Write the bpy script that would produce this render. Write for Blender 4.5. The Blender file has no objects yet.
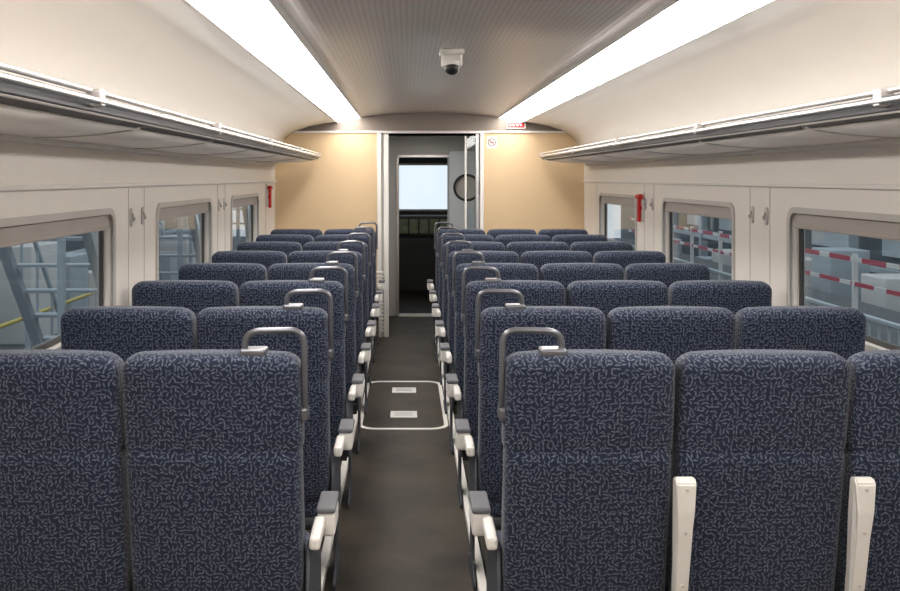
import bpy, bmesh, math, random
from mathutils import Vector
random.seed(4)
S = bpy.context.scene
COL = S.collection
try:
    S.view_settings.view_transform = 'Standard'
except Exception: pass

# ------------------------------------------------------------------ materials
def nm(name):
    m = bpy.data.materials.new(name); m.use_nodes = True
    nt = m.node_tree
    b = nt.nodes['Principled BSDF']
    return m, nt, b
def mat(name, col, rough=0.5, metal=0.0, bump=0.0, bscale=200, var=0.0, vscale=6, emit=None, es=0):
    m, nt, b = nm(name)
    b.inputs['Base Color'].default_value = (*col, 1)
    b.inputs['Roughness'].default_value = rough
    b.inputs['Metallic'].default_value = metal
    tc = nt.nodes.new('ShaderNodeTexCoord')
    if var > 0:
        n = nt.nodes.new('ShaderNodeTexNoise'); n.inputs['Scale'].default_value = vscale
        n.inputs['Detail'].default_value = 5
        nt.links.new(tc.outputs['Object'], n.inputs['Vector'])
        r = nt.nodes.new('ShaderNodeMix'); r.data_type = 'RGBA'
        r.inputs[6].default_value = (*[c*(1-var) for c in col], 1)
        r.inputs[7].default_value = (*[min(1, c*(1+var)) for c in col], 1)
        nt.links.new(n.outputs['Fac'], r.inputs[0])
        nt.links.new(r.outputs[2], b.inputs['Base Color'])
    if bump > 0:
        n = nt.nodes.new('ShaderNodeTexNoise'); n.inputs['Scale'].default_value = bscale
        nt.links.new(tc.outputs['Object'], n.inputs['Vector'])
        bp = nt.nodes.new('ShaderNodeBump'); bp.inputs['Strength'].default_value = bump
        bp.inputs['Distance'].default_value = 0.002
        nt.links.new(n.outputs['Fac'], bp.inputs['Height'])
        nt.links.new(bp.outputs['Normal'], b.inputs['Normal'])
    if emit:
        b.inputs['Emission Color'].default_value = (*emit, 1)
        b.inputs['Emission Strength'].default_value = es
    return m

M_WALL = mat('wall_plastic', (.78, .735, .685), .45, bump=.15, bscale=300, var=.03)
M_COVE = mat('cove_plastic', (.86, .83, .79), .5, var=.02)
M_TAN = mat('partition_laminate', (.64, .475, .29), .5, var=.04, vscale=3)
M_FASCIA = mat('fascia_grey', (.20, .165, .14), .5, var=.04)
M_WHITE = mat('white_plastic', (.76, .74, .71), .4, var=.02)
M_ALU = mat('brushed_aluminium', (.62, .61, .61), .32, .9, var=.05, vscale=30)
M_DARKM = mat('dark_metal', (.07, .07, .08), .4, .6, var=.1)
M_HANDLE = mat('handle_metal', (.15, .155, .175), .35, .6, var=.05)
M_PAD = mat('armrest_pad', (.12, .12, .135), .55, bump=.3)
M_BLACK = mat('black_plastic', (.012, .012, .014), .4, var=.1)
M_RUBBER = mat('window_gasket', (.05, .048, .047), .6, var=.1)
M_FRAME = mat('window_frame_grey', (.50, .475, .45), .4, var=.04)
M_BLIND = mat('blind_fabric', (.40, .36, .33), .8, bump=.4, var=.06)
M_RED = mat('red_plastic', (.60, .012, .015), .4, var=.05)
M_REDP = mat('barrier_pink_red', (.50, .06, .09), .5, var=.1)
M_SHELL = mat('seat_shell', (.055, .06, .075), .6, bump=.3)
M_DIM = mat('vestibule_panel', (.46, .45, .43), .5, var=.05)
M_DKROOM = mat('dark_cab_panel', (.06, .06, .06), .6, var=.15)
M_GREEN = mat('console_green', (.30, .36, .22), .5, var=.7, vscale=14)
M_RACKP = mat('rack_panel', (.88, .84, .81), .3, var=.04, vscale=3)
M_RACKD = mat('rack_mesh_band', (.16, .15, .15), .45, .3, var=.1)
M_STEEL = mat('painted_steel', (.46, .51, .54), .5, var=.1)
M_CONC = mat('concrete', (.13, .14, .145), .8, bump=.3, bscale=40, var=.35, vscale=1.5)
M_DEPOT = mat('depot_cladding', (.10, .13, .14), .6, var=.25, vscale=1.2)
M_LAMP = mat('lamp_diffuser', (.9, .9, .9), .5, emit=(1.0, .95, .89), es=17.0)
M_FILL = mat('vestibule_fill_light', (.9, .9, .9), .5, emit=(1.0, .97, .92), es=9.0)  # glow of the added fill panels in vestibule and cab
M_DLAMP = mat('depot_lamp', (.9, .9, .9), .5, emit=(.95, 1.0, 1.0), es=3.0)

# floor
def floor_mat():
    m, nt, b = nm('floor_vinyl')
    tc = nt.nodes.new('ShaderNodeTexCoord')
    n1 = nt.nodes.new('ShaderNodeTexNoise'); n1.inputs['Scale'].default_value = 120; n1.inputs['Detail'].default_value = 3
    n2 = nt.nodes.new('ShaderNodeTexNoise'); n2.inputs['Scale'].default_value = 3; n2.inputs['Detail'].default_value = 6
    for n in (n1, n2): nt.links.new(tc.outputs['Object'], n.inputs['Vector'])
    a = nt.nodes.new('ShaderNodeMath'); a.operation = 'ADD'
    nt.links.new(n1.outputs['Fac'], a.inputs[0]); nt.links.new(n2.outputs['Fac'], a.inputs[1])
    r = nt.nodes.new('ShaderNodeValToRGB')
    r.color_ramp.elements[0].position = .7; r.color_ramp.elements[0].color = (.016, .012, .0085, 1)
    r.color_ramp.elements[1].position = 1.0; r.color_ramp.elements[1].color = (.055, .042, .031, 1)
    h = nt.nodes.new('ShaderNodeMath'); h.operation = 'MULTIPLY'; h.inputs[1].default_value = .85
    nt.links.new(a.outputs[0], h.inputs[0]); nt.links.new(h.outputs[0], r.inputs[0])
    nt.links.new(r.outputs[0], b.inputs['Base Color'])
    b.inputs['Roughness'].default_value = .55
    b.inputs['Specular IOR Level'].default_value = .35
    return m
M_FLOOR = floor_mat()

# ribbed ceiling
def ceil_mat():
    m, nt, b = nm('ceiling_ribbed')
    tc = nt.nodes.new('ShaderNodeTexCoord')
    w = nt.nodes.new('ShaderNodeTexWave'); w.wave_type = 'BANDS'; w.bands_direction = 'X'
    w.inputs['Scale'].default_value = 13.0
    nt.links.new(tc.outputs['Object'], w.inputs['Vector'])
    r = nt.nodes.new('ShaderNodeMix'); r.data_type = 'RGBA'
    r.inputs[6].default_value = (.50, .465, .44, 1); r.inputs[7].default_value = (.60, .565, .54, 1)
    nt.links.new(w.outputs['Fac'], r.inputs[0]); nt.links.new(r.outputs[2], b.inputs['Base Color'])
    bp = nt.nodes.new('ShaderNodeBump'); bp.inputs['Strength'].default_value = .15; bp.inputs['Distance'].default_value = .003
    nt.links.new(w.outputs['Fac'], bp.inputs['Height']); nt.links.new(bp.outputs['Normal'], b.inputs['Normal'])
    b.inputs['Roughness'].default_value = .38
    return m
M_CEIL = ceil_mat()

def glass_mat(name, tint):
    m = bpy.data.materials.new(name); m.use_nodes = True; nt = m.node_tree; nt.nodes.clear()
    o = nt.nodes.new('ShaderNodeOutputMaterial'); t = nt.nodes.new('ShaderNodeBsdfTransparent')
    t.inputs[0].default_value = (*tint, 1)
    g = nt.nodes.new('ShaderNodeBsdfGlossy'); g.inputs['Roughness'].default_value = .02
    lw = nt.nodes.new('ShaderNodeLayerWeight'); lw.inputs[0].default_value = .5
    p = nt.nodes.new('ShaderNodeMath'); p.operation = 'POWER'; p.inputs[1].default_value = 5
    nt.links.new(lw.outputs['Facing'], p.inputs[0])
    f = nt.nodes.new('ShaderNodeMath'); f.operation = 'MULTIPLY_ADD'; f.inputs[1].default_value = .8; f.inputs[2].default_value = .03
    nt.links.new(p.outputs[0], f.inputs[0])
    mx = nt.nodes.new('ShaderNodeMixShader')
    nt.links.new(f.outputs[0], mx.inputs[0]); nt.links.new(t.outputs[0], mx.inputs[1]); nt.links.new(g.outputs[0], mx.inputs[2])
    nt.links.new(mx.outputs[0], o.inputs[0])
    return m
M_GLASS = glass_mat('tinted_glass', (.86, .90, .92))

def fabric():
    m, nt, b = nm('seat_fabric'); N = nt.nodes; L = nt.links
    tc = N.new('ShaderNodeTexCoord')
    sp = N.new('ShaderNodeSeparateXYZ'); L.new(tc.outputs['Object'], sp.inputs[0])
    sn = N.new('ShaderNodeSeparateXYZ'); L.new(tc.outputs['Normal'], sn.inputs[0])
    def comb(a, c):
        k = N.new('ShaderNodeCombineXYZ'); L.new(sp.outputs[a], k.inputs[0]); L.new(sp.outputs[c], k.inputs[1]); return k
    A, B, C = comb(1, 2), comb(0, 2), comb(0, 1)
    def gt(i, v):
        ab = N.new('ShaderNodeMath'); ab.operation = 'ABSOLUTE'; L.new(sn.outputs[i], ab.inputs[0])
        g = N.new('ShaderNodeMath'); g.operation = 'GREATER_THAN'; g.inputs[1].default_value = v
        L.new(ab.outputs[0], g.inputs[0]); return g
    def mixv(f, a, c):
        x = N.new('ShaderNodeMix'); x.data_type = 'VECTOR'
        L.new(f.outputs[0], x.inputs[0]); L.new(a, x.inputs[4]); L.new(c, x.inputs[5]); return x.outputs[1]
    v = mixv(gt(0, .75), B.outputs[0], A.outputs[0])
    v = mixv(gt(2, .75), v, C.outputs[0])
    oi = N.new('ShaderNodeObjectInfo')
    ad = N.new('ShaderNodeVectorMath'); ad.operation = 'ADD'
    sc = N.new('ShaderNodeMath'); sc.operation = 'MULTIPLY'; sc.inputs[1].default_value = 7
    L.new(oi.outputs['Random'], sc.inputs[0]); L.new(sc.outputs[0], ad.inputs[1]); L.new(v, ad.inputs[0])
    v = ad.outputs[0]
    def layer(scale, off, ln, wd):
        o = N.new('ShaderNodeVectorMath'); o.operation = 'ADD'; o.inputs[1].default_value = (off, off*1.7, 0); L.new(v, o.inputs[0])
        vo = N.new('ShaderNodeTexVoronoi'); vo.voronoi_dimensions = '2D'; vo.inputs['Scale'].default_value = scale
        vo.inputs['Randomness'].default_value = .7
        L.new(o.outputs[0], vo.inputs['Vector'])
        d = N.new('ShaderNodeVectorMath'); d.operation = 'SUBTRACT'; L.new(o.outputs[0], d.inputs[0]); L.new(vo.outputs['Position'], d.inputs[1])
        s = N.new('ShaderNodeSeparateColor'); L.new(vo.outputs['Color'], s.inputs[0])
        an = N.new('ShaderNodeMath'); an.operation = 'MULTIPLY'; an.inputs[1].default_value = 6.28; L.new(s.outputs[0], an.inputs[0])
        ro = N.new('ShaderNodeVectorRotate'); ro.rotation_type = 'Z_AXIS'; L.new(d.outputs[0], ro.inputs['Vector']); L.new(an.outputs[0], ro.inputs['Angle'])
        q = N.new('ShaderNodeSeparateXYZ'); L.new(ro.outputs[0], q.inputs[0])
        a1 = N.new('ShaderNodeMath'); a1.operation = 'ABSOLUTE'; L.new(q.outputs[0], a1.inputs[0])
        a2 = N.new('ShaderNodeMath'); a2.operation = 'ABSOLUTE'; L.new(q.outputs[1], a2.inputs[0])
        l1 = N.new('ShaderNodeMath'); l1.operation = 'LESS_THAN'; l1.inputs[1].default_value = ln; L.new(a1.outputs[0], l1.inputs[0])
        tp = N.new('ShaderNodeMapRange'); tp.inputs['From Max'].default_value = ln*1.05
        tp.inputs['To Min'].default_value = wd; tp.inputs['To Max'].default_value = wd*.2
        L.new(a1.outputs[0], tp.inputs['Value'])
        l2 = N.new('ShaderNodeMath'); l2.operation = 'LESS_THAN'; L.new(a2.outputs[0], l2.inputs[0]); L.new(tp.outputs[0], l2.inputs[1])
        mu = N.new('ShaderNodeMath'); mu.operation = 'MULTIPLY'; L.new(l1.outputs[0], mu.inputs[0]); L.new(l2.outputs[0], mu.inputs[1])
        vr = N.new('ShaderNodeMath'); vr.operation = 'MULTIPLY_ADD'; vr.inputs[1].default_value = .5; vr.inputs[2].default_value = .5
        L.new(s.outputs[1], vr.inputs[0])
        mm = N.new('ShaderNodeMath'); mm.operation = 'MULTIPLY'; L.new(mu.outputs[0], mm.inputs[0]); L.new(vr.outputs[0], mm.inputs[1])
        return mm.outputs[0]
    m1 = layer(82, 0.0, .0078, .0027)
    c = N.new('ShaderNodeMix'); c.data_type = 'RGBA'
    c.inputs[6].default_value = (.0115, .0175, .040, 1); c.inputs[7].default_value = (.115, .135, .185, 1)
    L.new(m1, c.inputs[0]); L.new(c.outputs[2], b.inputs['Base Color'])
    b.inputs['Roughness'].default_value = .9
    b.inputs['Sheen Weight'].default_value = .15
    b.inputs['Sheen Roughness'].default_value = .5
    b.inputs['Specular IOR Level'].default_value = .25
    n = N.new('ShaderNodeTexNoise'); n.inputs['Scale'].default_value = 500; L.new(tc.outputs['Object'], n.inputs['Vector'])
    bp = N.new('ShaderNodeBump'); bp.inputs['Strength'].default_value = .3; bp.inputs['Distance'].default_value = .002
    L.new(n.outputs['Fac'], bp.inputs['Height']); L.new(bp.outputs['Normal'], b.inputs['Normal'])
    return m
M_FAB = fabric()

# ------------------------------------------------------------------ helpers
def obj(name, me, parent=None, loc=(0, 0, 0), smooth=False):
    o = bpy.data.objects.new(name, me); COL.objects.link(o); o.location = loc
    if parent: o.parent = parent
    if smooth:
        for p in me.polygons: p.use_smooth = True
    return o
def empty(name, loc=(0, 0, 0)):
    e = bpy.data.objects.new(name, None); e.empty_display_size = .1; COL.objects.link(e); e.location = loc; return e
def finish(bm, name, mats):
    bmesh.ops.recalc_face_normals(bm, faces=bm.faces[:])
    me = bpy.data.meshes.new(name); bm.to_mesh(me); bm.free()
    for m in (mats if isinstance(mats, (list, tuple)) else [mats]): me.materials.append(m)
    return me
def box_bm(bm, x0, x1, y0, y1, z0, z1, bev=0, seg=2, mi=0):
    r = bmesh.ops.create_cube(bm, size=1)
    vs = r['verts']
    for v in vs:
        v.co = Vector(((x0+x1)/2+v.co.x*(x1-x0), (y0+y1)/2+v.co.y*(y1-y0), (z0+z1)/2+v.co.z*(z1-z0)))
    fs = set(f for v in vs for f in v.link_faces)
    if bev > 0:
        es = list(set(e for v in vs for e in v.link_edges))
        q = bmesh.ops.bevel(bm, geom=es, offset=bev, segments=seg, affect='EDGES', profile=.5)
        fs = set(q['faces']) | set(f for v in q['verts'] for f in v.link_faces)
    for f in fs:
        if f.is_valid: f.material_index = mi
def boxme(name, dims, m, bev=0, seg=2):
    bm = bmesh.new(); box_bm(bm, *dims, bev=bev, seg=seg); return finish(bm, name, m)
def box(name, x0, x1, y0, y1, z0, z1, m, bev=0, parent=None, seg=2):
    return obj(name, boxme(name, (x0, x1, y0, y1, z0, z1), m, bev, seg), parent)
def rrect(a0, a1, b0, b1, r, n=6):
    pts = []
    for cx, cy, s in ((a1-r, b1-r, 0), (a0+r, b1-r, 90), (a0+r, b0+r, 180), (a1-r, b0+r, 270)):
        for i in range(n+1):
            t = math.radians(s+90*i/n); pts.append((cx+r*math.cos(t), cy+r*math.sin(t)))
    return pts
def filled(name, polys, depth, mapf, m):
    cu = bpy.data.curves.new(name, 'CURVE'); cu.dimensions = '2D'; cu.fill_mode = 'BOTH'; cu.extrude = depth/2
    for p in polys:
        s = cu.splines.new('POLY'); s.points.add(len(p)-1); s.use_cyclic_u = True
        for i, (a, b) in enumerate(p): s.points[i].co = (a, b, 0, 1)
    t = bpy.data.objects.new('tmp', cu); COL.objects.link(t)
    dg = bpy.context.evaluated_depsgraph_get(); dg.update()
    me = bpy.data.meshes.new_from_object(t.evaluated_get(dg))
    bpy.data.objects.remove(t); bpy.data.curves.remove(cu)
    me.name = name
    for v in me.vertices: v.co = Vector(mapf(v.co.x, v.co.y, v.co.z))
    bm = bmesh.new(); bm.from_mesh(me)
    bmesh.ops.remove_doubles(bm, verts=bm.verts[:], dist=1e-5)
    bmesh.ops.recalc_face_normals(bm, faces=bm.faces[:]); bm.to_mesh(me); bm.free()
    me.materials.clear(); me.materials.append(m)
    return me
def tube(name, pts, r, m, cyc=False, res=4):
    cu = bpy.data.curves.new(name, 'CURVE'); cu.dimensions = '3D'; cu.bevel_depth = r; cu.bevel_resolution = res; cu.use_fill_caps = True
    s = cu.splines.new('POLY'); s.points.add(len(pts)-1); s.use_cyclic_u = cyc
    for i, p in enumerate(pts): s.points[i].co = (*p, 1)
    t = bpy.data.objects.new('tmp', cu); COL.objects.link(t)
    dg = bpy.context.evaluated_depsgraph_get(); dg.update()
    me = bpy.data.meshes.new_from_object(t.evaluated_get(dg)); bpy.data.objects.remove(t); bpy.data.curves.remove(cu)
    me.name = name; me.materials.clear(); me.materials.append(m)
    for p in me.polygons: p.use_smooth = True
    return me
def fillet(pts, r, n=5):
    out = [Vector(pts[0])]
    for i in range(1, len(pts)-1):
        p0, p, p1 = Vector(pts[i-1]), Vector(pts[i]), Vector(pts[i+1])
        a = p+(p0-p).normalized()*min(r, (p0-p).length*.49); c = p+(p1-p).normalized()*min(r, (p1-p).length*.49)
        for k in range(n+1):
            t = k/n; out.append(a*(1-t)**2+p*2*t*(1-t)+c*t*t)
    out.append(Vector(pts[-1])); return [tuple(v) for v in out]
def extrudeY(name, prof, y0, y1, th, m, cap=True, smooth=False, ny=1):
    n = len(prof); outer = []
    for i, p in enumerate(prof):
        a = Vector(prof[max(i-1, 0)]); c = Vector(prof[min(i+1, n-1)]); t = (c-a).normalized()
        nn = Vector((-t.y, t.x)); outer.append((p[0]+nn.x*th, p[1]+nn.y*th))
    loop = list(prof)+outer[::-1]
    bm = bmesh.new()
    A = [bm.verts.new((x, y0, z)) for x, z in loop]; B = [bm.verts.new((x, y1, z)) for x, z in loop]
    k = len(loop)
    for i in range(k):
        f = bm.faces.new((A[i], A[(i+1) % k], B[(i+1) % k], B[i])); f.smooth = smooth and i < n-1
    for i in range(n-1):
        bm.faces.new((A[i], A[i+1], A[k-2-i], A[k-1-i])); bm.faces.new((B[i], B[i+1], B[k-2-i], B[k-1-i]))
    return finish(bm, name, m)

# ------------------------------------------------------------------ dimensions
ZC = 1.65; CX = .235; XL, XR = -1.37, 1.84
Y0, YP = -1.6, 9.86
F = 950.0

# floor
box('floor', XL-.05, XR+.05, Y0, 14.6, -.06, 0, M_FLOOR)
hat = empty('floor_hatch', (0, 0, 0))
o_, i_ = rrect(-.325, .275, 6.22, 7.70, .12), rrect(-.298, .248, 6.25, 7.67, .095)
obj('hatch_rim', filled('hatch_rim', [o_, i_], .006, lambda a, b, c: (a, b, .003+c), M_WHITE), hat)
obj('hatch_lid', filled('hatch_lid', [rrect(-.293, .243, 6.255, 7.665, .09)], .003, lambda a, b, c: (a, b, .0015+c), M_FLOOR), hat)
for k, yy in enumerate((6.52, 7.27)):
    box('handle_plate_%d' % (k+1), -.115, .07, yy, yy+.17, .003, .010, M_WHITE, .002, hat)
    box('handle_recess_%d' % (k+1), -.085, .04, yy+.04, yy+.13, .010, .012, M_ALU, 0, hat)
for k, (xx) in enumerate((-.352, .300)):
    box('trim_%d' % (k+1), xx-.018, xx+.018, Y0, YP-.05, 0, .04, M_WHITE, .005)

# side walls
winL = [(.8, 2.22), (3.0, 4.42), (5.2, 6.62), (7.4, 8.72)]
winR = [(.85, 2.3), (3.1, 4.56), (5.35, 6.81), (7.62, 9.05)]
WZ0, WZ1 = .98, 1.49
def side(tag, X, sgn, wins, wi):
    th = .07
    polys = [[(Y0, 0), (YP, 0), (YP, 1.82), (Y0, 1.82)]]+[rrect(a, b, WZ0, WZ1, .06) for a, b in wins]
    obj('wall_'+tag, filled('wall_'+tag, polys, th, lambda a, b, c: (X+sgn*th/2+c, a, b), M_WALL))
    for k, (a, b) in enumerate(wins):
        w = empty('window_%d' % (wi+k))
        obj('frame', filled('window_frame', [rrect(a-.022, b+.022, WZ0-.022, WZ1+.022, .078), rrect(a+.006, b-.006, WZ0+.006, WZ1-.006, .055)], .012,
            lambda p, q, c: (X-sgn*.004+c, p, q), M_FRAME), w)
        obj('gasket', filled('window_gasket', [rrect(a+.001, b-.001, WZ0+.001, WZ1-.001, .058), rrect(a+.022, b-.022, WZ0+.022, WZ1-.022, .045)], .016,
            lambda p, q, c: (X+sgn*.05+c, p, q), M_RUBBER), w)
        obj('glass', filled('window_glass', [rrect(a+.018, b-.018, WZ0+.018, WZ1-.018, .045)], .006, lambda p, q, c: (X+sgn*.05+c, p, q), M_GLASS), w)
        bm = bmesh.new()
        xs = sorted((X+sgn*.012, X+sgn*.018))
        box_bm(bm, xs[0], xs[1], a+.02, b-.02, WZ1-.065, WZ1-.010)
        xs = sorted((X+sgn*.006, X+sgn*.024))
        box_bm(bm, xs[0], xs[1], a+.02, b-.02, WZ1-.078, WZ1-.063, .004)
        obj('roller_blind', finish(bm, 'roller_blind', M_BLIND), w)
    xs = sorted((X, X-sgn*.018))
    box('trim_%s_ledge' % tag, xs[0], xs[1], Y0, YP-.03, 1.605, 1.625, M_WHITE, .005)
    edges = []
    for (a, b), (c, d) in zip(wins[:-1], wins[1:]): edges.append(((b+c)/2))
    bm = bmesh.new()
    xs = sorted((X+sgn*.001, X-sgn*.002))
    for e in edges+[9.25]:
        for q in ((e-.14), (e+.14)) if e < 9 else (9.2,):
            box_bm(bm, xs[0], xs[1], q-.003, q+.003, .05, 1.60)
    obj('trim_%s_seams' % tag, finish(bm, 'seams', M_FRAME))
    for e in edges:
        for q in (e-.10, e+.10):
            h = empty('coat_hook', (X, q, 1.455))
            me = filled('hook_plate', [rrect(-.020, .020, -.045, .045, .018)], .008, lambda p, r_, c: (-sgn*.004+c, p, r_), M_ALU)
            obj('hook_plate', me, h)
            obj('hook_arm', tube('hook_arm', fillet([(-sgn*.008, 0, .02), (-sgn*.014, 0, .0), (-sgn*.016, 0, -.02), (-sgn*.02, 0, .0)], .01), .005, M_FRAME), h)
    xs = sorted((X, X-sgn*.05))
    box('baseboard_'+tag, xs[0], xs[1], Y0, YP-.02, 0, .16, M_FRAME, .01)
side('left', XL, -1, winL, 1)
side('right', XR, 1, winR, 5)

# ceiling
half = [(.0, 2.325), (.3, 2.32), (.6, 2.30), (.705, 2.288)]
cprof = [(CX-x, z) for x, z in half[::-1]]+[(CX+x, z) for x, z in half[1:]]
obj('ceiling', extrudeY('ceiling', cprof, Y0, YP+.05, .03, M_CEIL, smooth=True))
cove = [(.965, 2.235), (1.1, 2.215), (1.25, 2.185), (1.38, 2.14), (1.48, 2.08), (1.55, 1.99), (1.59, 1.9), (1.605, 1.80)]
obj('ceiling_cove_right', extrudeY('cove', [(CX+x, z) for x, z in cove], Y0, YP+.05, .03, M_COVE, smooth=True))
obj('ceiling_cove_left', extrudeY('cove', [(CX-x, z) for x, z in cove[::-1]], Y0, YP+.05, .03, M_COVE, smooth=True))
for s, t in ((-1, 'left'), (1, 'right')):
    e = empty('ceiling_light_strip')
    p = [(CX+s*.718, 2.277), (CX+s*.76, 2.256), (CX+s*.85, 2.236), (CX+s*.925, 2.223), (CX+s*.950, 2.232)]
    if s < 0: p = p[::-1]
    obj('diffuser', extrudeY('diffuser', p, Y0+.02, YP-.02, .012, M_LAMP), e)
    q = [(CX+s*.700, 2.289), (CX+s*.722, 2.272)]
    q2 = [(CX+s*.946, 2.2215), (CX+s*.975, 2.230)]
    if s < 0: q, q2 = q[::-1], q2[::-1]
    obj('edge_inner', extrudeY('edge', q, Y0+.02, YP-.02, .01, M_WHITE), e)
    obj('edge_outer', extrudeY('edge', q2, Y0+.02, YP-.02, .014, M_WHITE), e)
box('wall_back', XL-.05, XR+.05, Y0-.06, Y0, 0, 2.36, M_TAN)

# end partition
def poly_part(name, pts, y, th, m, parent=None):
    return obj(name, filled(name, pts, th, lambda a, b, c: (a, y+th/2+c, b), m), parent)
OX0, OX1, OZ = -.19, .72, 2.09
part = empty('wall_end')
poly_part('panel_left', [[(XL, 0), (OX0-.1, 0), (OX0-.1, 2.125), (XL+.13, 2.125), (XL, 1.95)]], YP, .05, M_TAN, part)
poly_part('panel_right', [[(OX1+.07, 0), (XR, 0), (XR, 1.95), (XR-.13, 2.125), (OX1+.07, 2.125)]], YP, .05, M_TAN, part)
up = [(x, z+.012) for x, z in half]
arch = [(XL+.12, 2.125), (XR-.12, 2.125)]+[(CX+x, z+.01) for x, z in cove[:5][::-1]]+[(CX+x, z) for x, z in up[::-1]]+[(CX-x, z) for x, z in up[1:]]+[(CX-x, z+.01) for x, z in cove[:5]]
poly_part('fascia', [arch], YP+.005, .05, M_FASCIA, part)
box('panel_cap', XL+.14, XR-.14, YP-.02, YP+.03, 2.118, 2.138, M_WHITE, .004, part)
d = empty('door_1')
box('jamb_left_outer', OX0-.12, OX0-.075, YP-.035, YP+.06, 0, OZ+.03, M_WHITE, .006, d)
box('jamb_left_channel', OX0-.075, OX0-.05, YP, YP+.05, 0, OZ+.02, M_DIM, 0, d)
box('jamb_left_inner', OX0-.05, OX0, YP-.02, YP+.06, 0, OZ+.02, M_WHITE, .006, d)
box('jamb_right_inner', OX1-.008, OX1+.025, YP-.02, YP+.06, 0, OZ+.02, M_ALU, .005, d)
box('jamb_right_outer', OX1+.035, OX1+.075, YP-.035, YP+.06, 0, OZ+.03, M_WHITE, .006, d)
box('lintel', OX0-.12, OX1+.075, YP-.03, YP+.06, OZ+.02, OZ+.05, M_ALU, .004, d)
bm = bmesh.new()
for k in range(16): box_bm(bm, OX0-.125, OX0-.055, YP-.045, YP-.034, .06+k*.04, .085+k*.04, .003, 1)
obj('jamb_grille', finish(bm, 'grille', M_WHITE), d)
box('glass_leaf_edge', OX1-.12, OX1-.10, YP+.015, YP+.035, .02, OZ, M_WHITE, .003, d)
box('glass_leaf', OX1-.10, OX1-.008, YP+.022, YP+.028, .02, OZ, M_GLASS, 0, d)

# vestibule
box('wall_vestibule_left', -.62, -.57, YP+.06, 11.36, 0, 2.15, M_DIM)
box('wall_vestibule_right', 1.04, 1.09, YP+.06, 11.36, 0, 2.15, M_DIM)
box('ceiling_vestibule', -.62, 1.09, YP+.055, 14.6, 2.15, 2.2, M_DIM)
vl = empty('vestibule_fill_light'); box('fill_panel', .0, .45, 10.3, 10.7, 2.125, 2.15, M_FILL, .005, vl); box('fill_rim', -.02, .47, 10.28, 10.72, 2.14, 2.149, M_ALU, 0, vl)  # added fill light, brightens the vestibule; no known fixture here
YB = 11.38
BX0, BX1, BZ = -.10, .485, 1.90
poly_part('wall_vestibule_end', [[(-.62, 0), (BX0, 0), (BX0, BZ), (BX1, BZ), (BX1, 0), (1.09, 0), (1.09, 2.15), (-.62, 2.15)]], YB, .05, M_DIM)
dd = empty('door_2')
lw = [rrect(BX1+.02, BX1+.52, .02, 1.97, .03)]
circ = [(.715+.135*math.cos(math.radians(t*10)), 1.535+.135*math.sin(math.radians(t*10))) for t in range(36)]
M_LEAF = mat('door_leaf_grey', (.66, .70, .73), .4, var=.03)
poly_part('door_leaf', lw+[circ], YB-.05, .04, M_LEAF, dd)
co = [(.715+.165*math.cos(math.radians(t*10)), 1.535+.165*math.sin(math.radians(t*10))) for t in range(36)]
poly_part('porthole_ring', [co, circ], YB-.062, .03, M_BLACK, dd)
poly_part('porthole_glass', [circ], YB-.030, .02, M_FRAME, dd)
box('frame_left', BX0-.03, BX0+.005, YB-.02, YB+.06, 0, BZ+.02, M_ALU, .004, dd)
box('frame_top', BX0-.03, BX1+.02, YB-.02, YB+.06, BZ-.005, BZ+.03, M_ALU, .004, dd)
box('threshold', BX0, BX1, YB-.08, YB+.06, 0, .02, M_WHITE, .003, dd)

# cab / far room
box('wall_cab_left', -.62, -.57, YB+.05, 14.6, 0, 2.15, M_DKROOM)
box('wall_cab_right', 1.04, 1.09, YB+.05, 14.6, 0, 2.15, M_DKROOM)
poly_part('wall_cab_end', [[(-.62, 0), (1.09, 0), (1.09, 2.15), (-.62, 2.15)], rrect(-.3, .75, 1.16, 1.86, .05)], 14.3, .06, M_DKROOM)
w = empty('window_9')
poly_part('frame', [rrect(-.31, .76, 1.15, 1.87, .055), rrect(-.28, .73, 1.18, 1.84, .04)], 14.285, .03, M_WHITE, w)
poly_part('glass', [rrect(-.29, .74, 1.17, 1.85, .045)], 14.32, .006, M_GLASS, w)
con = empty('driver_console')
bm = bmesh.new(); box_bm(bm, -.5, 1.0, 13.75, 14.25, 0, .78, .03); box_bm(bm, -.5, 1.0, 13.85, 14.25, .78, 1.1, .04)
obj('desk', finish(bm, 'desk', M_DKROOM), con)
bm = bmesh.new()
for k in range(9): box_bm(bm, -.42+k*.15, -.29+k*.15, 13.83, 13.86, .84, 1.05, .01)
obj('instruments', finish(bm, 'instr', M_GREEN), con)
cl = empty('cab_fill_light'); box('fill_panel', .05, .40, 12.9, 13.1, 2.13, 2.15, M_FILL, .004, cl); box('fill_rim', .03, .42, 12.88, 13.12, 2.14, 2.149, M_ALU, 0, cl)  # weak fill light added to lift the dark cab, not a known fixture

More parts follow.
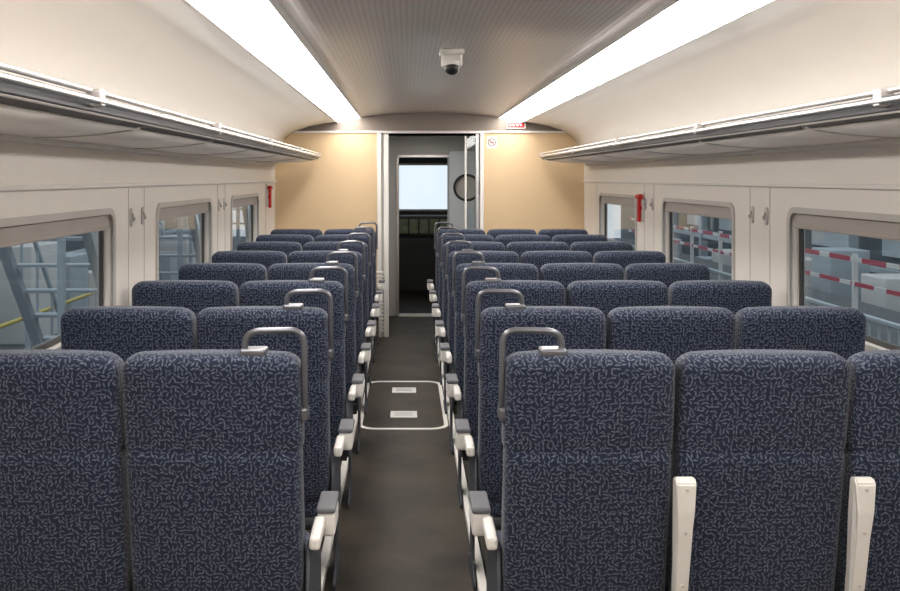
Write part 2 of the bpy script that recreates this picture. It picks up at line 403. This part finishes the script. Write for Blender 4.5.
# ------------------------------------------------------------------ luggage racks
def rack(X, sg):
    r = empty('luggage_rack')
    def P(u, z): return (X+sg*u, z)
    def prof(l): 
        l = [P(*q) for q in l]; return l if sg > 0 else l[::-1]
    y1 = 9.6
    pn = prof([(.03, 1.795), (.15, 1.797), (.28, 1.806), (.405, 1.824)])
    band = prof([(.41, 1.826), (.455, 1.838)])
    n = 9; L = (y1-Y0-.02)/n
    for k in range(n):
        a = Y0+.02+k*L
        obj('glass_panel_%d' % (k+1), extrudeY('rack_panel', pn, a+.008, a+L-.008, .012, M_RACKP, smooth=True), r)
        obj('mesh_band_%d' % (k+1), extrudeY('rack_band', band, a+.03, a+L-.03, .012, M_RACKD), r)
        if k: obj('rib_%d' % k, extrudeY('rack_rib', [(x, z-.003) for x, z in pn], a-.008, a+.008, .02, M_FRAME), r)
    xs = sorted((X, X+sg*.04)); box('wall_bracket', xs[0], xs[1], Y0+.01, y1, 1.775, 1.815, M_WHITE, .008, r)
    xs = sorted((X+sg*.445, X+sg*.475)); box('dark_channel', xs[0], xs[1], Y0+.02, y1, 1.838, 1.885, M_DARKM, .004, r)
    obj('front_rail', tube('front_rail', [(X+sg*.50, Y0+.02, 1.866), (X+sg*.50, y1-.1, 1.866), (X+sg*.485, y1-.03, 1.866), (X+sg*.44, y1, 1.862), (X+sg*.05, y1, 1.82)], .010, M_ALU), r)
    obj('upper_rail', tube('upper_rail', [(X+sg*.475, Y0+.02, 1.897), (X+sg*.475, y1-.08, 1.897), (X+sg*.475, y1-.03, 1.875)], .008, M_ALU), r)
    obj('lower_lip', tube('lower_lip', [(X+sg*.465, Y0+.02, 1.838), (X+sg*.465, y1-.02, 1.838)], .006, M_WHITE), r)
    obj('inner_lip', tube('inner_lip', [(X+sg*.407, Y0+.02, 1.822), (X+sg*.407, y1-.02, 1.822)], .005, M_WHITE), r)
    bm = bmesh.new()
    for k in range(7):
        y = Y0+.9+k*1.7
        a = sorted((X+sg*.462, X+sg*.508)); box_bm(bm, a[0], a[1], y-.02, y+.02, 1.852, 1.902, .005)
    obj('rail_clamps', finish(bm, 'clamps', M_ALU), r)
rack(XL, 1); rack(XR, -1)

# ------------------------------------------------------------------ seats
def backrest_mesh(sx):
    bm = bmesh.new()
    zt = 1.15; zs = [.36, .38, .42, .5, .58, .66, .74, .80, .835, .855, .865, .875, .895, .93, .98, 1.03, 1.07]
    R = .046
    top = [(math.sin(math.radians(a)), math.cos(math.radians(a))) for a in (0, 15, 30, 45, 60, 75, 86)]
    rings = []
    def W(z):
        if z > .87: return .2385-.006*max(0, (z-1.0))/.1*.6
        w = .2350
        return w-.003*max(0, .8-z)
    def T(z):
        if z > .9: return .125
        if z > .8: return .125-.015*(.9-z)/.1
        return .11+.05*(.8-z)/.44
    spec = []
    for z in zs:
        w, t = W(z), T(z); ins = 0
        if .85 < z < .88: ins = .0025 if abs(z-.865) < .002 else .001
        sh = {0.36: .03, .38: .012}.get(z, 0)
        spec.append((z, w-ins-sh, ins+sh, t-ins-sh))
    for s, c in top:
        z = zt-R+R*s; w = W(1.09)-R*(1-c)*1.0; e = .05*(1-c)
        spec.append((z, w, e, T(z)-e))
    for z, w, ya, yb in spec:
        w *= sx
        off = (1.15-z)*.16
        if z < .86: off -= .006
        pts = rrect(-w, w, ya, yb, min(.036, (yb-ya)*.42), 4)
        full = []
        for i in range(len(pts)):
            a = pts[i]; b2 = pts[(i+1) % len(pts)]
            full.append((a[0], a[1], 0))
            if abs(a[0]-b2[0]) > .15:
                for k in range(1, 8):
                    t = k/8; x = a[0]+(b2[0]-a[0])*t; y = a[1]
                    c_ = (1-(x/w)**2); cr = .012*c_; y += cr if y > (ya+yb)/2 else -cr
                    full.append((x, y, (.003*c_ if z > 1.1 else 0)))
        rings.append([bm.verts.new((x, y+off, z+dz)) for x, y, dz in full])
    k = len(rings[0])
    for A, B in zip(rings[:-1], rings[1:]):
        for i in range(k):
            f = bm.faces.new((A[i], A[(i+1) % k], B[(i+1) % k], B[i])); f.smooth = True
    bm.faces.new(rings[0]); f = bm.faces.new(rings[-1]); f.smooth = True
    return finish(bm, 'backrest', M_FAB)
def cushion_mesh():
    bm = bmesh.new(); box_bm(bm, -.24, .24, .13, .60, .30, .455, .045, 4)
    for f in bm.faces: f.smooth = True
    return finish(bm, 'cushion', M_FAB)
ME_CUSH = cushion_mesh()
def part_armrest(d):
    bm = bmesh.new()
    xs = sorted((-d*.075, -d*.018))
    box_bm(bm, xs[0], xs[1], .30, .46, .528, .602, .012, 3, 0)
    box_bm(bm, xs[0]-.002, xs[1]+.002, .297, .47, .600, .620, .009, 3, 1)
    a = sorted((-d*.045, -d*.012)); box_bm(bm, a[0], a[1], .12, .31, .555, .595, .01, 2, 0)
    return finish(bm, 'aisle_armrest', [M_WHITE, M_PAD, M_DARKM])
def side_panel(d):
    x = -d*.008
    prof = [(.14, .56), (.40, .56), (.46, .50), (.50, .38), (.50, .27), (.40, .24), (.40, .06), (.5, .035), (.5, .0), (.2, .0), (.2, .035), (.28, .06), (.28, .24), (.16, .27), (.12, .40)]
    return filled('side_panel', [prof], .012, lambda a, b, c: (x+c, a, b), M_SHELL)
def inner_arm_mesh():
    prof = [(-.032, .80), (-.018, .815), (.01, .81), (.03, .70), (.05, .55), (.08, .36), (.045, .36), (.01, .52), (-.014, .64), (-.028, .72)]
    bm = bmesh.new()
    n = len(prof)
    A = []; B = []
    for (y, z) in prof:
        w = .028 if z > .76 else (.023 if z > .68 else .018)
        A.append(bm.verts.new((-w, y, z))); B.append(bm.verts.new((w, y, z)))
    bm.faces.new(A); bm.faces.new(B[::-1])
    for i in range(n): bm.faces.new((A[i], A[(i+1) % n], B[(i+1) % n], B[i]))
    bmesh.ops.bevel(bm, geom=list(bm.edges), offset=.004, segments=2, affect='EDGES')
    for zz in (.785, .66, .50):
        yy = {.785: -.0335, .66: -.0195, .50: .011}[zz]
        r = bmesh.ops.create_cone(bm, segments=14, radius1=.0045, radius2=.0045, depth=.006, cap_ends=True)
        for v in r['verts']: v.co = Vector((v.co.x, yy+v.co.z, zz+v.co.y))
        for f in set(f for v in r['verts'] for f in v.link_faces): f.material_index = 1
    return finish(bm, 'stowed_armrest', [M_WHITE, M_FRAME])
ME_INARM = inner_arm_mesh()
def handle_mesh(d):
    p = [(-d*.006, .075, .97), (-d*.006, .055, 1.05), (-d*.006, .05, 1.216), (d*.163, .05, 1.212), (d*.163, .05, 1.13)]
    return tube('grab_handle', fillet(p, .045, 7), .0095, M_HANDLE)
def handle_pad(d):
    bm = bmesh.new(); xs = sorted((d*.10, d*.175))
    box_bm(bm, xs[0], xs[1], .02, .085, 1.142, 1.165, .007, 3)
    a = sorted((-d*.016, d*.006)); box_bm(bm, a[0], a[1], .05, .105, .955, .99, .006, 2)
    return finish(bm, 'handle_bracket', M_HANDLE)
def base_mesh(d, n):
    L = .5*n
    bm = bmesh.new(); xs = sorted((d*.0, d*(L-.03)))
    box_bm(bm, xs[0], xs[1], .22, .28, .23, .29, .008)
    box_bm(bm, xs[0], xs[1], .46, .52, .23, .30, .008)
    for u in (.12, L-.25):
        a = sorted((d*u, d*(u+.06)))
        box_bm(bm, a[0], a[1], .22, .52, .19, .235, .006)
        box_bm(bm, a[0]+.005, a[1]-.005, .30, .44, .02, .2, .01)
        box_bm(bm, a[0]-.01, a[1]+.01, .2, .55, 0, .025, .006)
    return finish(bm, 'seat_base', M_DARKM)
def pan_mesh(d, cs):
    bm = bmesh.new()
    for c in cs:
        box_bm(bm, d*c-.215, d*c+.215, .14, .57, .275, .315, .012)
    return finish(bm, 'seat_pan', M_SHELL)
cfg = {1: dict(e=.279, cs=(.243, .741, 1.239), n=3, name='triple_train_seat', sx=1.024),
       -1: dict(e=-.300, cs=(.257, .775), n=2, name='double_train_seat', sx=1.075)}
for d, c in cfg.items():
    A, P_, H, HP = part_armrest(d), side_panel(d), handle_mesh(d), handle_pad(d)
    BS, PN, BK = base_mesh(d, c['n']), pan_mesh(d, c['cs']), backrest_mesh(c['sx'])
    for r in range(8):
        y = 2.665+.938*r
        if r == 7: y -= .04
        s = empty(c['name'], (c['e'], y, 0))
        for k, cc in enumerate(c['cs']):
            obj('backrest_%d' % (k+1), BK, s, (d*cc, 0, 0))
            obj('cushion_%d' % (k+1), ME_CUSH, s, (d*cc, 0, 0))
            if d > 0 and k:
                obj('stowed_armrest_%d' % k, ME_INARM, s, (d*(cc-.244), 0, 0))
        obj('aisle_armrest', A, s); obj('side_panel', P_, s); obj('grab_handle', H, s); obj('handle_bracket', HP, s)
        obj('seat_base', BS, s); obj('seat_pan', PN, s)

# ------------------------------------------------------------------ small fittings
cam = empty('security_camera', (CX, 5.0, 0))
box('mount_plate', -.064, .064, -.062, .062, 2.295, 2.325, M_WHITE, .008, cam)
bm = bmesh.new(); box_bm(bm, -.054, .054, -.05, .055, 2.232, 2.299, .014, 3)
obj('housing', finish(bm, 'housing', M_WHITE), cam)
bm = bmesh.new(); bmesh.ops.create_uvsphere(bm, u_segments=24, v_segments=14, radius=.040)
for v in bm.verts: v.co = Vector((v.co.x, v.co.y-.030, v.co.z+2.228))
obj('dome', finish(bm, 'dome', M_BLACK), cam, smooth=True)
bm = bmesh.new(); bmesh.ops.create_cone(bm, segments=28, radius1=.044, radius2=.049, depth=.025, cap_ends=True)
for v in bm.verts: v.co = Vector((v.co.x, v.co.y-.022, v.co.z+2.248))
obj('dome_collar', finish(bm, 'collar', M_WHITE), cam)

sg = empty('exit_sign', (1.13, YP-.012, 2.20))
box('sign_body', -.10, .10, -.01, .012, -.04, .04, M_WHITE, .006, sg)
box('sign_stripe', -.085, .085, -.0125, -.009, -.03, .022, M_RED, 0, sg)
bm = bmesh.new()
for k in range(4): box_bm(bm, -.07+k*.037, -.052+k*.037, -.0145, -.012, -.012, .006)
obj('sign_glyphs', finish(bm, 'glyph', M_WHITE), sg)
ns = empty('no_smoking_sign', (.88, YP, 2.02))
ring = lambda r: [(r*math.cos(math.radians(t*12)), r*math.sin(math.radians(t*12))) for t in range(30)]
obj('disc', filled('disc', [rrect(-.05, .05, -.06, .06, .012)], .003, lambda a, b, c: (a, -.002+c, b), M_WHITE), ns)
obj('ring', filled('ring', [ring(.042), ring(.034)], .003, lambda a, b, c: (a, -.004+c, b), M_BLACK), ns)
obj('slash', filled('slash', [[(-.03, .024), (-.024, .03), (.03, -.024), (.024, -.03)]], .003, lambda a, b, c: (a, -.004+c, b), M_RED), ns)
obj('cigarette', filled('cig', [[(-.025, -.004), (.025, -.004), (.025, .004), (-.025, .004)]], .002, lambda a, b, c: (a, -.0035+c, b), M_BLACK), ns)
for X, y, z, s in ((XL, 9.28, 1.48, 1), (XR, 7.40, 1.43, -1)):
    h = empty('emergency_hammer', (X+s*.002, y, z))
    a = sorted((0, s*.012)); box('backplate', a[0], a[1], -.04, .04, -.11, .11, M_WHITE, .004, h)
    obj('shaft', tube('shaft', [(s*.03, 0, -.12), (s*.03, 0, .07)], .015, M_RED), h)
    obj('head', tube('head', [(s*.03, -.05, .075), (s*.03, .05, .075)], .020, M_RED), h)
    a = sorted((s*.008, s*.03)); box('clip', a[0], a[1], -.012, .012, -.03, .0, M_RED, .003, h)

# ------------------------------------------------------------------ outside: depot
box('ground', -30, 30, -20, 45, -1.3, -1.2, M_CONC)
box('platform_right', 3.6, 7.0, -4, 30, -1.2, -.25, M_CONC, .02)
rl = empty('platform_railing')
bm = bmesh.new()
for k in range(130): box_bm(bm, 3.792, 3.808, -1+k*.16, -.984+k*.16, -.25, .50)
box_bm(bm, 3.78, 3.82, -1.1, 20.2, .48, .52, .01); box_bm(bm, 3.78, 3.82, -1.1, 20.2, -.17, -.13)
obj('railing_bars', finish(bm, 'bars', M_STEEL), rl)
bar = empty('safety_barrier')
bm = bmesh.new()
for k in range(80):
    y = k*.3
    box_bm(bm, 5.6, 5.62, y, y+.3, .60, .66, mi=0 if k % 3 else 1)
    box_bm(bm, 5.6, 5.62, y, y+.3, .30, .35, mi=1 if k % 3 == 1 else 0)
for k in range(14): box_bm(bm, 5.58, 5.64, k*1.7-.02, k*1.7+.02, -.25, .70, mi=1)
obj('barrier_boards', finish(bm, 'boards', [M_REDP, M_WHITE]), bar)
st = empty('depot_building')
box('cladding_right', 9, 9.3, -15, 40, -1.2, 5, M_DEPOT, 0, st)
box('cladding_left', -9.3, -9, -15, 40, -1.2, 5, M_DEPOT, 0, st)
random.seed(11)
bm = bmesh.new()
for k in range(10):
    y = 3+k*3.1
    box_bm(bm, 8.6, 8.8, y, y+.2, -1.2, 4.8); box_bm(bm, -7.6, -7.4, y+1, y+1.2, -1.2, 4.8)
    box_bm(bm, 8.9, 8.99, y+.7, y+2.4, .2, 1.3)
for z in (-.1, .75, 1.6):
    box_bm(bm, 8.65, 8.75, -5, 34, z, z+.10); box_bm(bm, -7.55, -7.45, -5, 34, z, z+.10)
obj('steelwork', finish(bm, 'steel', M_STEEL), st)
bm = bmesh.new()
for k in range(12):
    y = 1+k*3
    box_bm(bm, 8.8, 8.95, y, y+1.6, .95, 1.02); box_bm(bm, -8.95, -8.8, y, y+1.6, .95, 1.02)
obj('tube_lamps', finish(bm, 'tubes', M_DLAMP), st)
cb = empty('depot_cabinets')
bm = bmesh.new()
for k in range(16):
    y = 1+k*1.9; h = random.uniform(-.5, .5)
    box_bm(bm, -7.2, -6.4, y, y+random.uniform(.5, 1.3), -1.2, h, .02, mi=k % 2)
    box_bm(bm, 7.4, 8.1, y+.4, y+1.2, -1.2, h-.1, .02, mi=(k+1) % 2)
obj('cabinet_bodies', finish(bm, 'cabs', [M_WHITE, M_STEEL]), cb)
gs = empty('maintenance_stairs')
bm = bmesh.new()
def beam(p, q, w=.06):
    p, q = Vector(p), Vector(q); L = (q-p).length
    r = bmesh.ops.create_cube(bm, size=1)
    rot = (q-p).to_track_quat('Z', 'Y')
    for v in r['verts']: v.co = rot @ Vector((v.co.x*w, v.co.y*w, v.co.z*L))+(p+q)/2
for k in range(4):
    y = 4.2+k*4.6
    for x in (-3.2, -4.1):
        beam((x, y+2.6, -1.2), (x, y, 2.0), .10)
        beam((x, y+2.6, -.2), (x, y, 3.0), .04)
        beam((x, y, -1.2), (x, y, 3.0), .06); beam((x, y+2.6, -1.2), (x, y+2.6, -.2))
        for j in range(6): beam((x, y+2.6-.43*j, -1.2+.53*j), (x, y+2.6-.43*j, -.2+.53*j), .025)
    for j in range(11):
        box_bm(bm, -4.1, -3.2, y+2.6-.24*j-.1, y+2.6-.24*j+.1, -1.05+.295*j, -1.02+.295*j)
obj('stair_frame', finish(bm, 'stairs', M_STEEL), gs)
yl = empty('yellow_rail')
obj('rail', tube('yr', [(-5.2, -2, -.25), (-5.2, 20, -.25)], .03, mat('yellow_paint', (.62, .50, .12), .5, var=.05)), yl)
bm = bmesh.new()
for k in range(8): box_bm(bm, -5.23, -5.17, -1.5+k*2.9, -1.44+k*2.9, -1.2, -.25)
obj('rail_posts', finish(bm, 'posts', M_STEEL), yl)

# ------------------------------------------------------------------ world + camera
W = bpy.data.worlds.new('world'); S.world = W; W.use_nodes = True
W.node_tree.nodes['Background'].inputs[0].default_value = (.92, .96, 1.0, 1)
W.node_tree.nodes['Background'].inputs[1].default_value = 1.25
cd = bpy.data.cameras.new('camera'); co_ = bpy.data.objects.new('camera', cd); COL.objects.link(co_)
cd.sensor_width = 36; cd.lens = 36*F/900; cd.clip_start = .02
cd.shift_x = (450-407)/900; cd.shift_y = -(295.5-178)/900
co_.location = (0, 0, ZC); co_.rotation_euler = (math.radians(90), 0, 0)
S.camera = co_
